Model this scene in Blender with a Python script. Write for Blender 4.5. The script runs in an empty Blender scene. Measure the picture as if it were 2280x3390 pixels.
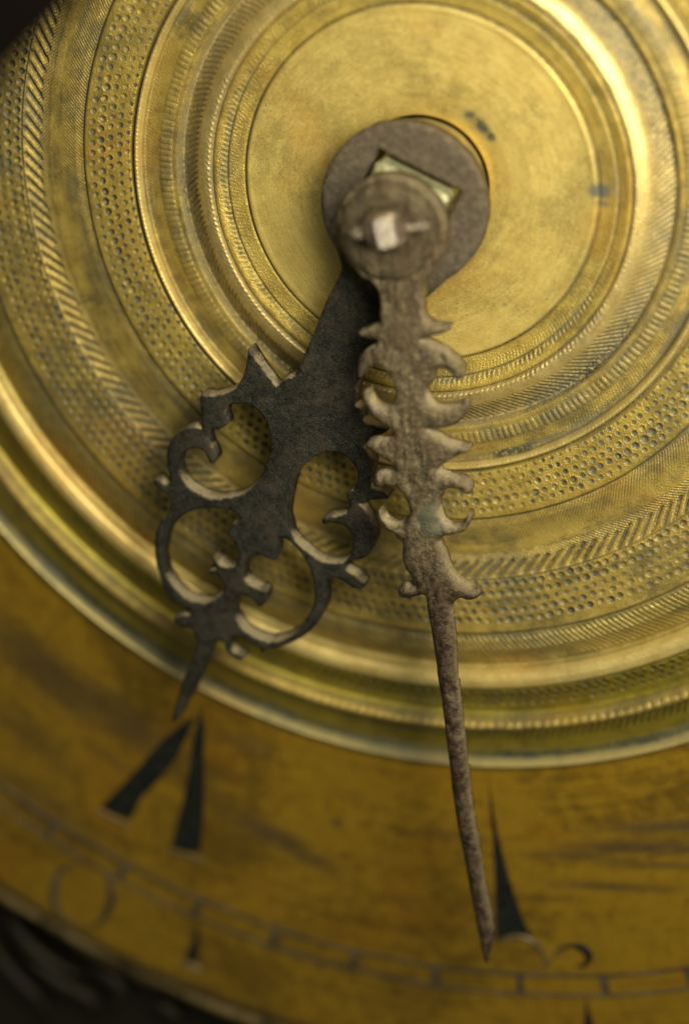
import bpy, math, random
import numpy as np
from mathutils import Matrix, Vector, noise
from mathutils.geometry import delaunay_2d_cdt

random.seed(4)
rng = np.random.default_rng(4)
S = bpy.context.scene
COL = S.collection

# ------------------------------------------------------------------ camera
# 1 unit is about 2 cm; the dial lies in z = 0 with its centre at the origin
RC = np.array([[0.9575620215055594, -0.05578570641438224, -0.2827771736368325],
               [0.05578570641438224, -0.9266683958436119, 0.3717171493279204],
               [-0.2827771736368325, -0.3717171493279204, -0.8842304173491711]])
TC = np.array([0.25158844986787854, -1.083792721565922, 7.5])
FPX = 7500.0
CPOS = -RC.T @ TC
cd = bpy.data.cameras.new('camera')
cam = bpy.data.objects.new('camera', cd)
COL.objects.link(cam)
Rb = RC.T @ np.diag([1.0, -1.0, -1.0])
M = Matrix([list(Rb[i]) + [CPOS[i]] for i in range(3)] + [[0, 0, 0, 1]])
cam.matrix_world = M
cd.sensor_fit = 'VERTICAL'
cd.sensor_height = 36.0
cd.sensor_width = 24.2
cd.lens = FPX / 3390.0 * 36.0
cd.clip_start = 0.05
cd.clip_end = 200
cd.dof.use_dof = True
cd.dof.focus_distance = 7.68
cd.dof.aperture_fstop = cd.lens / 1000.0 / 0.31
cd.dof.aperture_blades = 8
S.camera = cam

# ------------------------------------------------------------------ light
w = bpy.data.worlds.new('World')
S.world = w
w.use_nodes = True
bg = w.node_tree.nodes['Background']
bg.inputs[0].default_value = (0.74, 0.74, 0.58, 1)
bg.inputs[1].default_value = 0.135
S.view_settings.view_transform = 'Standard'
S.view_settings.look = 'None'
S.view_settings.exposure = 0.1
S.view_settings.gamma = 1.0


def area_light(name, loc, target, size, size_y, power, colour, spread=180):
    ld = bpy.data.lights.new(name, 'AREA')
    ld.shape = 'RECTANGLE'
    ld.size = size
    ld.size_y = size_y
    ld.energy = power
    ld.color = colour
    ld.spread = math.radians(spread)
    o = bpy.data.objects.new(name, ld)
    COL.objects.link(o)
    o.location = loc
    o.rotation_euler = (Vector(target) - Vector(loc)).to_track_quat('-Z', 'Y').to_euler()
    return o


area_light('window_light', (3.3, 1.7, 3.9), (1.0, 0.5, 0), 2.6, 2.8, 180, (1.0, 0.94, 0.79), 120)
area_light('overhead_lamp', (2.5, 3.7, 4.7), (0.7, 0.5, 0), 4.2, 2.4, 165, (1.0, 0.96, 0.83), 140)


def P(u, v, z=0.0):
    """the point of the plane at height z that the photograph shows at pixel u, v"""
    d = np.array([(u - 1140) / FPX, (v - 1695) / FPX, 1.0]) @ RC
    k = (z - CPOS[2]) / d[2]
    return CPOS + d * k


def PP(pts, z):
    return np.array([P(u, v, z)[:2] for u, v in pts])


def in_view(x, y, z, m=0.18):
    c = np.stack([x, y, z], -1) @ RC.T + TC
    u = 1140 + FPX * c[..., 0] / c[..., 2]
    v = 1695 + FPX * c[..., 1] / c[..., 2]
    return (u > -2280 * m) & (u < 2280 * (1 + m)) & (v > -3390 * m * .7) & (v < 3390 * (1 + m * .7))


# ------------------------------------------------------------------ helpers
def tag(o, label=None, cat=None, group=None, kind=None):
    if label: o['label'] = label
    if cat: o['category'] = cat
    if group: o['group'] = group
    if kind: o['kind'] = kind
    return o


def empty(name, loc=(0, 0, 0)):
    o = bpy.data.objects.new(name, None)
    COL.objects.link(o)
    o.location = loc
    o.empty_display_size = 0.1
    return o


def link_mesh(name, me, mat, parent=None, smooth=True):
    o = bpy.data.objects.new(name, me)
    COL.objects.link(o)
    if mat: me.materials.append(mat)
    if parent: o.parent = parent
    if smooth:
        me.polygons.foreach_set('use_smooth', np.ones(len(me.polygons), dtype=bool))
    return o


def mesh_np(name, V, F, attrs=None):
    me = bpy.data.meshes.new(name)
    n, k = F.shape
    me.vertices.add(len(V))
    me.vertices.foreach_set('co', V.astype(np.float32).ravel())
    me.loops.add(n * k)
    me.loops.foreach_set('vertex_index', F.astype(np.int32).ravel())
    me.polygons.add(n)
    me.polygons.foreach_set('loop_start', np.arange(0, n * k, k, dtype=np.int32))
    me.polygons.foreach_set('loop_total', np.full(n, k, dtype=np.int32))
    for a, val in (attrs or {}).items():
        at = me.attributes.new(a, 'FLOAT', 'POINT')
        at.data.foreach_set('value', val.astype(np.float32).ravel())
    me.update(calc_edges=True)
    return me


def ss(a, b, x):
    t = np.clip((x - a) / (b - a), 0, 1)
    return t * t * (3 - 2 * t)


def hashf(i, s=0.0):
    v = np.sin(i * 127.1 + s * 311.7) * 43758.5453
    return v - np.floor(v)


def band(x, a, b, f=0.004):
    return ss(a - f, a + f, x) * (1 - ss(b - f, b + f, x))


def groove(r, r0, wd):
    return np.exp(-((r - r0) / wd) ** 2)


def wob(th, s, k=1.0):
    """slow wander along the turning, hand work"""
    return (np.sin(th * 3 + s) + .6 * np.sin(th * 7 + s * 2.3) + .4 * np.sin(th * 17 + s * 5.1)) * .5 * k


# ------------------------------------------------------------------ profile of the turned centre
PR = np.array([
    (0.000, -0.10), (0.2265, -0.10), (0.2285, -0.010), (0.233, 0.002), (0.262, 0.012), (0.31, 0.024), (0.38, 0.030), (0.570, 0.031), (0.592, 0.034), (0.5975, 0.028),
    (0.6005, 0.012), (0.606, 0.022), (0.625, 0.024), (0.655, 0.030), (0.6605, 0.031), (0.6645, 0.021), (0.669, 0.030), (0.700, 0.040), (0.7095, 0.040),
    (0.7139, 0.031), (0.719, 0.048), (0.726, 0.052), (0.745, 0.045), (0.762, 0.036), (0.775, 0.026), (0.790, 0.008),
    (0.815, -0.016), (0.840, -0.038), (0.846, -0.038), (0.852, -0.012), (0.857, -0.006), (0.866, -0.005), (0.900, -0.008), (0.925, -0.011), (0.955, -0.017), (0.978, -0.018),
    (0.987, 0.000), (0.993, 0.014), (1.000, 0.018), (1.007, 0.013), (1.0135, -0.016), (1.020, -0.012), (1.027, -0.001), (1.05, 0.001), (1.190, 0.003), (1.1955, -0.001),
    (1.2005, -0.017), (1.206, -0.010), (1.230, -0.010), (1.300, -0.022), (1.350, -0.022), (1.400, -0.010), (1.418, -0.004), (1.4235, 0.003),
    (1.428, -0.008), (1.434, -0.002), (1.60, 0.001), (1.628, 0.003), (1.634, 0.000), (1.6395, -0.018), (1.645, -0.010), (1.67, -0.010), (1.71, -0.020), (1.75, -0.048),
    (1.785, -0.068), (1.797, -0.060), (1.803, -0.042), (1.812, -0.028), (1.835, -0.018), (1.857, -0.020), (1.865, -0.026), (1.870, -0.036), (1.885, -0.036), (1.915, -0.062),
    (1.95, -0.080), (1.985, -0.084), (2.000, -0.066), (2.012, -0.042), (2.028, -0.034), (2.042, -0.042), (2.052, -0.062), (2.075, -0.080),
    (2.12, -0.112), (2.16, -0.128), (2.195, -0.130), (2.203, -0.108), (2.212, -0.090), (2.222, -0.092), (2.230, -0.118), (2.236, -0.14)])
from bisect import bisect


def profile(r):
    # monotone-ish cubic through the table, on a fine lookup
    return np.interp(r, LUT_R, LUT_Z)


_rr = np.linspace(0, 2.24, 9000)
_z = np.interp(_rr, PR[:, 0], PR[:, 1])
_k = np.exp(-np.linspace(-2, 2, 17) ** 2)
_k /= _k.sum()
LUT_R, LUT_Z = _rr, np.convolve(np.pad(_z, 8, mode='edge'), _k, 'valid')


def pits(r, th, rows, N, depth, seed, shape=1.0):
    h = np.zeros_like(r)
    g = np.zeros_like(r)
    for j, (rr, R, ph, dk) in enumerate(rows):
        m = np.abs(r - rr) < R * 2.4
        if not m.any(): continue
        rm, tm = r[m], th[m]
        q = tm * N / (2 * math.pi) - ph
        i = np.round(q)
        ih = np.mod(i, N)
        a = (q - i + (hashf(ih, seed + j) - .5) * .16) * 2 * math.pi / N * rm
        b = rm - rr - (hashf(ih, seed + j + 9.3) - .5) * .006 - wob(tm, seed, .002)
        Rr = R * (.88 + .26 * hashf(ih, seed + j + 4.4))
        d = np.sqrt(a * a + b * b * shape) / Rr
        dd = depth * dk * (.65 + .6 * hashf(ih, seed + j + 2.2))
        pit = -np.clip(1 - d * d, 0, 1) ** .8 * dd
        rim = dd * .26 * np.exp(-((d - 1.17) / .17) ** 2)
        h[m] += pit + rim
        g[m] = np.maximum(g[m], np.clip((1.10 - d) / .22, 0, 1) * (.62 + .38 * hashf(ih, seed + j + 7.7)))
    return h, g


def strokes(r, th, r0, r1, N, k, depth, duty=.5, seed=0, soft=.12, lean=0.0):
    """slanted cuts; k is the number of pitches the cut turns between r0 and r1"""
    q = th * N / (2 * math.pi) + k * (r - r0) / (r1 - r0)
    i = np.floor(q)
    f = q - i
    ih = np.mod(i, N)
    jit = (hashf(ih, seed) - .5)
    a = np.minimum(f, 1 - f) * 2            # 0 at the middle of the cut
    cut = 1 - ss(duty - soft, duty + soft, a)
    sl = (f - .5) * lean
    e0 = r0 + jit * .008
    e1 = r1 + (hashf(ih, seed + 3) - .5) * .010
    m = ss(e0 - .003, e0 + .003, r) * (1 - ss(e1 - .003, e1 + .003, r))
    return (-cut + sl) * depth * (.75 + .5 * hashf(ih, seed + 5)) * m, cut * m


def height(r, th):
    z = profile(r + wob(th, 2.0, .0012))
    z0 = z.copy()
    g = np.zeros_like(r)
    # engraved line grime
    for r0, wd, a in ((.6005, .0035, .9), (.6645, .003, .8), (.7139, .003, .7), (.852, .006, .6), (1.0155, .004, .85), (1.2005, .004, .9),
                      (1.4275, .0035, .75), (1.6395, .005, .8), (1.868, .003, .7), (2.001, .005, .5), (2.053, .004, .5)):
        g = np.maximum(g, a * groove(r + wob(th, r0 * 9, .0010), r0, wd * 1.5))
    g = np.maximum(g, 1 - ss(.230, .236, r))  # gap round the bushing blackened, its shade painted in
    z += -.004 * groove(r, .607, .0018)

    def add(hg):
        nonlocal z, g
        z = z + hg[0]
        g = np.maximum(g, hg[1])

    lo, hi = r.min(), r.max()
    if lo < .9 and hi > .6:
        pa = .45 + .55 * ss(-.5, .6, wob(th, 11) + .5 * np.sin(th * 29))
        h, c = strokes(r, th, .6665, .6850, 236, .5, .0045, .60, 1)
        add((h * pa, c * .8 * pa))
        h, c = strokes(r, th, .7165, .7330, 236, .7, .0035, .55, 2)
        add((h * pa, c * .7 * pa))
        h, c = strokes(r, th, .772, .838, 250, -2.4, .0055, .42, 3)
        add((h, c * .7))
        add((h * 0, ss(.825, .838, r) * (1 - ss(.848, .853, r)) * .75))
        add((h * 0, ss(.778, .79, r) * (1 - ss(.846, .852, r)) * .62))  # flute band darkened all round: shade painted in along with dirt
        reg = ss(-1.65, -1.1, th) * (1 - ss(-.45, -.1, th))
        add((h * 0, ss(.790 - .02 * reg, .83, r) * (1 - ss(.850, .856, r)) * reg * .8))
        h, c = strokes(r, th, .632, .660, 320, .8, .0016, .4, 31)
        add((h, c * .22))
    if lo < 1.1 and hi > .8:
        q = th * 268 / (2 * math.pi)
        i = np.floor(q)
        f = q - i
        ih = np.mod(i, 268)
        m = band(r, .878, .922, .004)
        bead = np.sqrt(np.clip(1 - ((f - .5) * 2) ** 2, 0, 1)) * np.sqrt(np.clip(1 - ((r - .900) / .025) ** 2, 0, 1))
        add((bead * .009 * m * (.6 + .5 * hashf(ih, 6)), (.30 + .7 * (1 - bead)) * m * .75))
        h, c = strokes(r, th, .926, .975, 520, 1.8, .0016, .45, 33)
        add((h, c * .18))
        reg = ss(-1.8, -1.3, th) * (1 - ss(-.4, .0, th))
        add((h * 0, band(r, .958, .988, .008) * (.40 + .6 * reg) * (.8 + .4 * wob(th, 7))))
        add((h * 0, band(r, .868, .93, .01) * reg * .5))
        h, c = strokes(r, th, .990, 1.010, 420, .9, .0016, .4, 34)
        add((h, c * .1))
    if lo < 1.3 and hi > .95:
        rows = [(1.034, .0075, .0, .6), (1.063, .0095, .5, .8), (1.097, .0100, .0, .9), (1.131, .0125, .5, 1.25), (1.163, .0098, .0, .8)]
        rows = [(a, b, p - .55 * (a - 1.03) / .034 * .25, d) for a, b, p, d in rows]
        add(pits(r, th, rows, 196, .0072, 11))
    if lo < 1.5 and hi > 1.15:
        h, c = strokes(r, th, 1.365, 1.421, 197, 1.55, .0100, .42, 5, .16, .35)
        add((h, c * .85))
        h, c = strokes(r, th, 1.335, 1.376, 197 * 3, -3.6, .0042, .45, 6)
        add((h, c * .75))
        h, c = strokes(r, th, 1.208, 1.292, 640, 5.6, .0036, .42, 7)
        fade = 1 - ss(1.25, 1.30, r + wob(th, 3, .02)) * .8
        add((h * fade, c * .62 * fade))
    if lo < 1.7 and hi > 1.4:
        rows = [(1.447, .0125, 0, 1.2), (1.482, .0125, .42, .95), (1.516, .0105, .9, .45), (1.549, .0120, .35, .85), (1.583, .0125, .8, 1.25)]
        add(pits(r, th, rows, 264, .0085, 21, 1.15))
    if lo < 1.9 and hi > 1.6:
        h, c = strokes(r, th, 1.650, 1.772, 520, -3.4, .0075, .42, 9, .2)
        add((h, c * .40))
        add((h * 0, band(r, 1.643, 1.665, .006) * .35))
    if lo < 2.1 and hi > 1.85:
        rows = [(1.893, .0120, 0, 1.2), (1.922, .0105, .5, .7), (1.948, .0100, .05, .7)]
        add(pits(r, th, rows, 330, .009, 41))
        q = th * 364 / (2 * math.pi)
        ih = np.mod(np.floor(q), 364)
        bd = (np.abs(np.sin(q * math.pi)) ** .5 - .6) * .005 * band(r, 2.006, 2.046, .008)
        add((bd * (.5 + hashf(ih, 8)), (1 - np.abs(np.sin(q * math.pi))) * .25 * band(r, 2.006, 2.046, .008)))
    if lo < 2.24 and hi > 2.04:
        h, c = strokes(r, th, 2.056, 2.112, 470, 1.5, .008, .42, 13, .2)
        add((h, c * .42))
        add((h * 0, ss(2.150, 2.175, r + wob(th, 1.7, .006)) * (1 - ss(2.196, 2.204, r)) * .95))
    x, y = r * np.cos(th), r * np.sin(th)
    wf = (np.sin(x * 4.1 + 1.3 * np.sin(y * 3.3 + 1)) + np.sin(y * 5.7 + 1.7 * np.sin(x * 2.9 + 4)) + .7 * np.sin(x * 13 + y * 9 + 2 * np.sin(y * 7))
          + .5 * np.sin(th * 61 + 3 * np.sin(r * 40)))
    wear = np.clip(.78 + .17 * wf, .28, 1.05)
    z = z0 + (z - z0) * wear
    g = g * np.clip(.95 + .16 * np.roll(wf, 7, 0), .45, 1.1)
    z = z + rng.normal(0, .00022, z.shape)
    return z, g


def stain_field(x, y, spots):
    g = np.zeros_like(x)
    for (u, v, a, b, ang, s) in spots:
        p = P(u, v, 0.0)
        ca, sa = math.cos(math.radians(ang)), math.sin(math.radians(ang))
        dx, dy = x - p[0], y - p[1]
        # image-down angle measured in the dial's plane
        e = ((dx * ca + dy * sa) / a) ** 2 + ((-dx * sa + dy * ca) / b) ** 2
        g = np.maximum(g, s * np.exp(-e ** 1.5))
    return g


STAINS = [(1560, 378, .026, .022, 0, .9), (1600, 415, .045, .024, -50, .95), (1628, 447, .022, .018, -40, 1.0), (1990, 625, .026, .042, 85, 1.2),
          (1998, 668, .012, .030, 80, .8), (2041, 600, .008, .05, 0, .7), (1675, 1000, .010, .007, 40, .9), (1690, 985, .005, .004, 0, .8),
          (1652, 612, .012, .012, 0, .35), (1852, 880, .010, .010, 0, .35), (1834, 957, .028, .022, 0, .28), (1834, 957, .018, .012, 0, -.1),
          (1188, 308, .006, .005, 0, .8), (1420, 130, .018, .012, 0, .3), (1830, 110, .06, .04, -40, .35), (1980, 1770 - 500, .03, .012, 30, .2)]


def ring_part(name, r0, r1, dr, mat, parent, dz=0.0, ds=None, hfun=None, spots=None, margin=.18, extra=None):
    n = max(2, int(round((r1 - r0) / dr)) + 1)
    R = np.linspace(r0, r1, n)
    ds = ds or dr
    rm = r1
    probe = np.linspace(-math.pi, math.pi, 721)
    vis = np.zeros(721, bool)
    for q in (r0, (r0 + r1) / 2, r1):
        vis |= in_view(q * np.cos(probe), q * np.sin(probe), 0 * probe, margin)
    th = [-math.pi]
    fine, coarse = ds / rm, min(.05, 5 * ds / rm)
    while True:
        k = int((th[-1] + math.pi) / (2 * math.pi) * 720)
        st = fine if vis[min(k, 720)] or vis[min(k + 1, 720)] else coarse
        if th[-1] + st >= math.pi - st * .4: break
        th.append(th[-1] + st)
    T = np.array(th)
    m = len(T)
    RR, TT = np.meshgrid(R, T, indexing='ij')
    if hfun is None:
        Z, G = height(RR, TT)
    else:
        Z, G = hfun(RR, TT)
    X, Y = RR * np.cos(TT), RR * np.sin(TT)
    ST = stain_field(X, Y, spots) if spots else np.zeros_like(X)
    V = np.stack([X, Y, Z + dz], -1).reshape(-1, 3)
    idx = np.arange(n * m).reshape(n, m)
    nx = np.roll(idx, -1, axis=1)
    F = np.stack([idx[:-1], idx[1:], nx[1:], nx[:-1]], -1).reshape(-1, 4)
    me = mesh_np(name, V, F, {'grime': G.ravel(), 'stain': ST.ravel()})
    return link_mesh(name, me, mat, parent)


# ------------------------------------------------------------------ materials
class NT:
    def __init__(s, name):
        s.m = bpy.data.materials.new(name)
        s.m.use_nodes = True
        s.t = s.m.node_tree
        s.t.nodes.clear()

    def n(s, t, **kw):
        o = s.t.nodes.new(t)
        for k, v in kw.items(): setattr(o, k, v)
        return o

    def put(s, sock, v):
        if hasattr(v, 'is_output') or isinstance(v, bpy.types.NodeSocket):
            s.t.links.new(v, sock)
        else:
            sock.default_value = v

    def math(s, op, a, b=None, c=None, clamp=False):
        o = s.n('ShaderNodeMath', operation=op, use_clamp=clamp)
        s.put(o.inputs[0], a)
        if b is not None: s.put(o.inputs[1], b)
        if c is not None: s.put(o.inputs[2], c)
        return o.outputs[0]

    def mix(s, f, a, b, mode='MIX'):
        o = s.n('ShaderNodeMix', data_type='RGBA', blend_type=mode)
        s.put(o.inputs[0], f)
        s.put(o.inputs[6], a)
        s.put(o.inputs[7], b)
        return o.outputs[2]

    def noise(s, vec, scale, detail=3.0, rough=.55, dist=0.0):
        o = s.n('ShaderNodeTexNoise')
        s.put(o.inputs['Vector'], vec)
        o.inputs['Scale'].default_value = scale
        o.inputs['Detail'].default_value = detail
        o.inputs['Roughness'].default_value = rough
        o.inputs['Distortion'].default_value = dist
        return o.outputs[0]

    def ramp(s, v, a, b, lo=0.0, hi=1.0):
        o = s.n('ShaderNodeMapRange', interpolation_type='SMOOTHSTEP')
        s.put(o.inputs[0], v)
        o.inputs[1].default_value = a
        o.inputs[2].default_value = b
        o.inputs[3].default_value = lo
        o.inputs[4].default_value = hi
        return o.outputs[0]

    def attr(s, name):
        return s.n('ShaderNodeAttribute', attribute_name=name).outputs['Fac']

    def xyz(s, x, y, z):
        o = s.n('ShaderNodeCombineXYZ')
        s.put(o.inputs[0], x); s.put(o.inputs[1], y); s.put(o.inputs[2], z)
        return o.outputs[0]

    def scale(s, vec, k):
        o = s.n('ShaderNodeVectorMath', operation='MULTIPLY')
        s.put(o.inputs[0], vec)
        s.put(o.inputs[1], k)
        return o.outputs[0]

    def out(s, **kw):
        b = s.n('ShaderNodeBsdfPrincipled')
        for k, v in kw.items():
            s.put(b.inputs[k.replace('_', ' ')], v)
        o = s.n('ShaderNodeOutputMaterial')
        s.t.links.new(b.outputs[0], o.inputs[0])
        return s.m

    def bump(s, h, strength, dist, prev=None):
        o = s.n('ShaderNodeBump')
        s.put(o.inputs['Height'], h)
        o.inputs['Strength'].default_value = strength
        o.inputs['Distance'].default_value = dist
        if prev is not None: s.put(o.inputs['Normal'], prev)
        return o.outputs[0]


def rgb(r, g, b):
    return (r, g, b, 1)


def brass(name, c1, c2, tarnish, grime=(.035, .038, .022), rough=.42, metal=.50, turn=.0, grain=.35, tarn=.5, scuff=.3, tarn_scale=3.0, warm=.35, grime_and_shade2=(.10, .098, .062)):
    t = NT(name)
    P0 = t.n('ShaderNodeTexCoord').outputs['Object']
    sp = t.n('ShaderNodeSeparateXYZ')
    t.put(sp.inputs[0], P0)
    x, y = sp.outputs[0], sp.outputs[1]
    r = t.math('SQRT', t.math('ADD', t.math('MULTIPLY', x, x), t.math('MULTIPLY', y, y)))
    th = t.math('ARCTAN2', y, x)
    big = t.noise(P0, tarn_scale, 5, .6, .6)
    mid = t.noise(P0, 16, 5, .62, .2)
    fine = t.noise(P0, 90, 4, .6)
    spk = t.noise(P0, 210, 2, .6)
    # streaks that follow the lathe
    pol = t.xyz(t.math('MULTIPLY', t.math('COSINE', th), 1.5), t.math('MULTIPLY', t.math('SINE', th), 1.5), t.math('MULTIPLY', r, 130))
    lat = t.noise(pol, 1.3, 4, .7)
    lat2 = t.noise(t.xyz(t.math('MULTIPLY', t.math('COSINE', th), 4), t.math('MULTIPLY', t.math('SINE', th), 4), t.math('MULTIPLY', r, 36)), 1.0, 3, .6)
    col = t.mix(t.ramp(mid, .35, .68), rgb(*c1), rgb(*c2))
    tm = t.math('ADD', t.math('MULTIPLY', big, .55), t.math('ADD', t.math('MULTIPLY', lat2, .3), t.math('MULTIPLY', mid, .25)))
    col = t.mix(t.math('MULTIPLY', t.ramp(tm, .50, .66), tarn), col, rgb(*tarnish))
    col = t.mix(t.math('MULTIPLY', t.ramp(lat, .50, .62), scuff * .5), col, rgb(*[v * .55 for v in c1]))
    dots = t.ramp(t.math('ADD', spk, t.math('MULTIPLY', t.math('SUBTRACT', big, .5), .35)), .57, .66)
    col = t.mix(t.math('MULTIPLY', dots, .62), col, rgb(*[v * .30 for v in c1]))
    pat = t.noise(P0, 2.3, 3, .5, .4)
    col = t.mix(t.math('MULTIPLY', t.ramp(pat, .52, .70), warm), col, rgb(c1[0] * .92, c1[1] * .68, c1[2] * .45))
    col = t.mix(t.math('MULTIPLY', t.ramp(fine, .56, .70), .35), col, rgb(*[min(1, v * 1.25 + .02) for v in c1]))
    g = t.math('MULTIPLY', t.attr('grime'), t.ramp(fine, .30, .60, .45, 1.15), clamp=True)
    g2 = t.math('MAXIMUM', g, t.math('MULTIPLY', t.attr('stain'), t.ramp(fine, .3, .55, .7, 1.1)), clamp=True)
    gc = t.mix(t.ramp(big, .4, .6), rgb(*grime), rgb(*grime_and_shade2))
    col = t.mix(g2, col, gc)
    ro = t.math('ADD', t.math('MULTIPLY', fine, .22), rough - .11)
    ro = t.math('ADD', ro, t.math('MULTIPLY', g2, .2), clamp=True)
    me = t.math('SUBTRACT', metal, t.math('MULTIPLY', g2, metal * .85), clamp=True)
    grit = t.noise(P0, 170, 2, .5)
    h = t.math('ADD', t.math('MULTIPLY', grit, .7), t.math('MULTIPLY', spk, .6))
    nrm = t.bump(h, grain, .0048)
    if turn:
        nrm = t.bump(lat, turn, .004, nrm)
    return t.out(Base_Color=col, Metallic=me, Roughness=ro, Normal=nrm)


GOLD1, GOLD2, TARN = (.56, .405, .085), (.42, .290, .050), (.15, .128, .048)
m_disc = brass('turned_brass', (.72, .54, .145), (.62, .445, .110), (.32, .25, .07), rough=.45, turn=.35, grain=.22, tarn=.45, scuff=.5)
m_bulge = brass('polished_brass', (.74, .56, .20), (.64, .46, .14), (.40, .32, .13), rough=.40, grain=.5, tarn=.5, metal=.6, warm=.1)
m_ridge = brass('worn_bright_brass', (.74, .57, .19), (.62, .45, .13), (.38, .30, .10), rough=.38, grain=.45, tarn=.3, metal=.5)
m_gold = brass('engraved_brass', GOLD1, GOLD2, TARN, rough=.42, grain=.65)
m_gold2 = brass('punched_brass', (.53, .380, .085), (.40, .272, .050), (.14, .120, .050), rough=.44, grain=.60, tarn=.7)
m_dull = brass('tarnished_brass', (.48, .36, .10), (.38, .28, .06), (.19, .165, .075), rough=.40, grain=.6, tarn=.65, metal=.6)
m_olive = brass('olive_brass', (.38, .30, .035), (.31, .24, .024), (.14, .12, .03), rough=.38, grain=.5, tarn=.6, metal=.65)
m_rim = brass('rim_brass', (.58, .46, .17), (.50, .40, .15), (.22, .23, .15), grime=(.055, .075, .052), rough=.38, grain=.3, tarn=.6)
m_chap = brass('lacquered_brass', (.40, .232, .012), (.33, .185, .009), (.11, .060, .008), grime=(.028, .018, .006), rough=.40, metal=.45, grain=.3,
               tarn=.75, scuff=.9, turn=.25, tarn_scale=1.1, grime_and_shade2=(.07, .042, .012))
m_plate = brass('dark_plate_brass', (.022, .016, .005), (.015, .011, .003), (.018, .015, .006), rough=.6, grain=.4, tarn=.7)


def wax_mat():
    t = NT('black_wax')
    p = t.n('ShaderNodeTexCoord').outputs['Object']
    n = t.noise(p, 40, 4)
    c = t.mix(t.ramp(n, .35, .7), rgb(.006, .007, .005), rgb(.016, .018, .012))
    return t.out(Base_Color=c, Roughness=.6, Specular_IOR_Level=.2, Normal=t.bump(n, .4, .01))


m_wax = wax_mat()


def thin_wax_mat():
    t = NT('worn_wax')
    p = t.n('ShaderNodeTexCoord').outputs['Object']
    n = t.noise(p, 6, 4)
    c = t.mix(t.ramp(n, .38, .62), rgb(.022, .019, .012), rgb(.085, .066, .036))
    return t.out(Base_Color=c, Roughness=.6)


m_line = thin_wax_mat()


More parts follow.
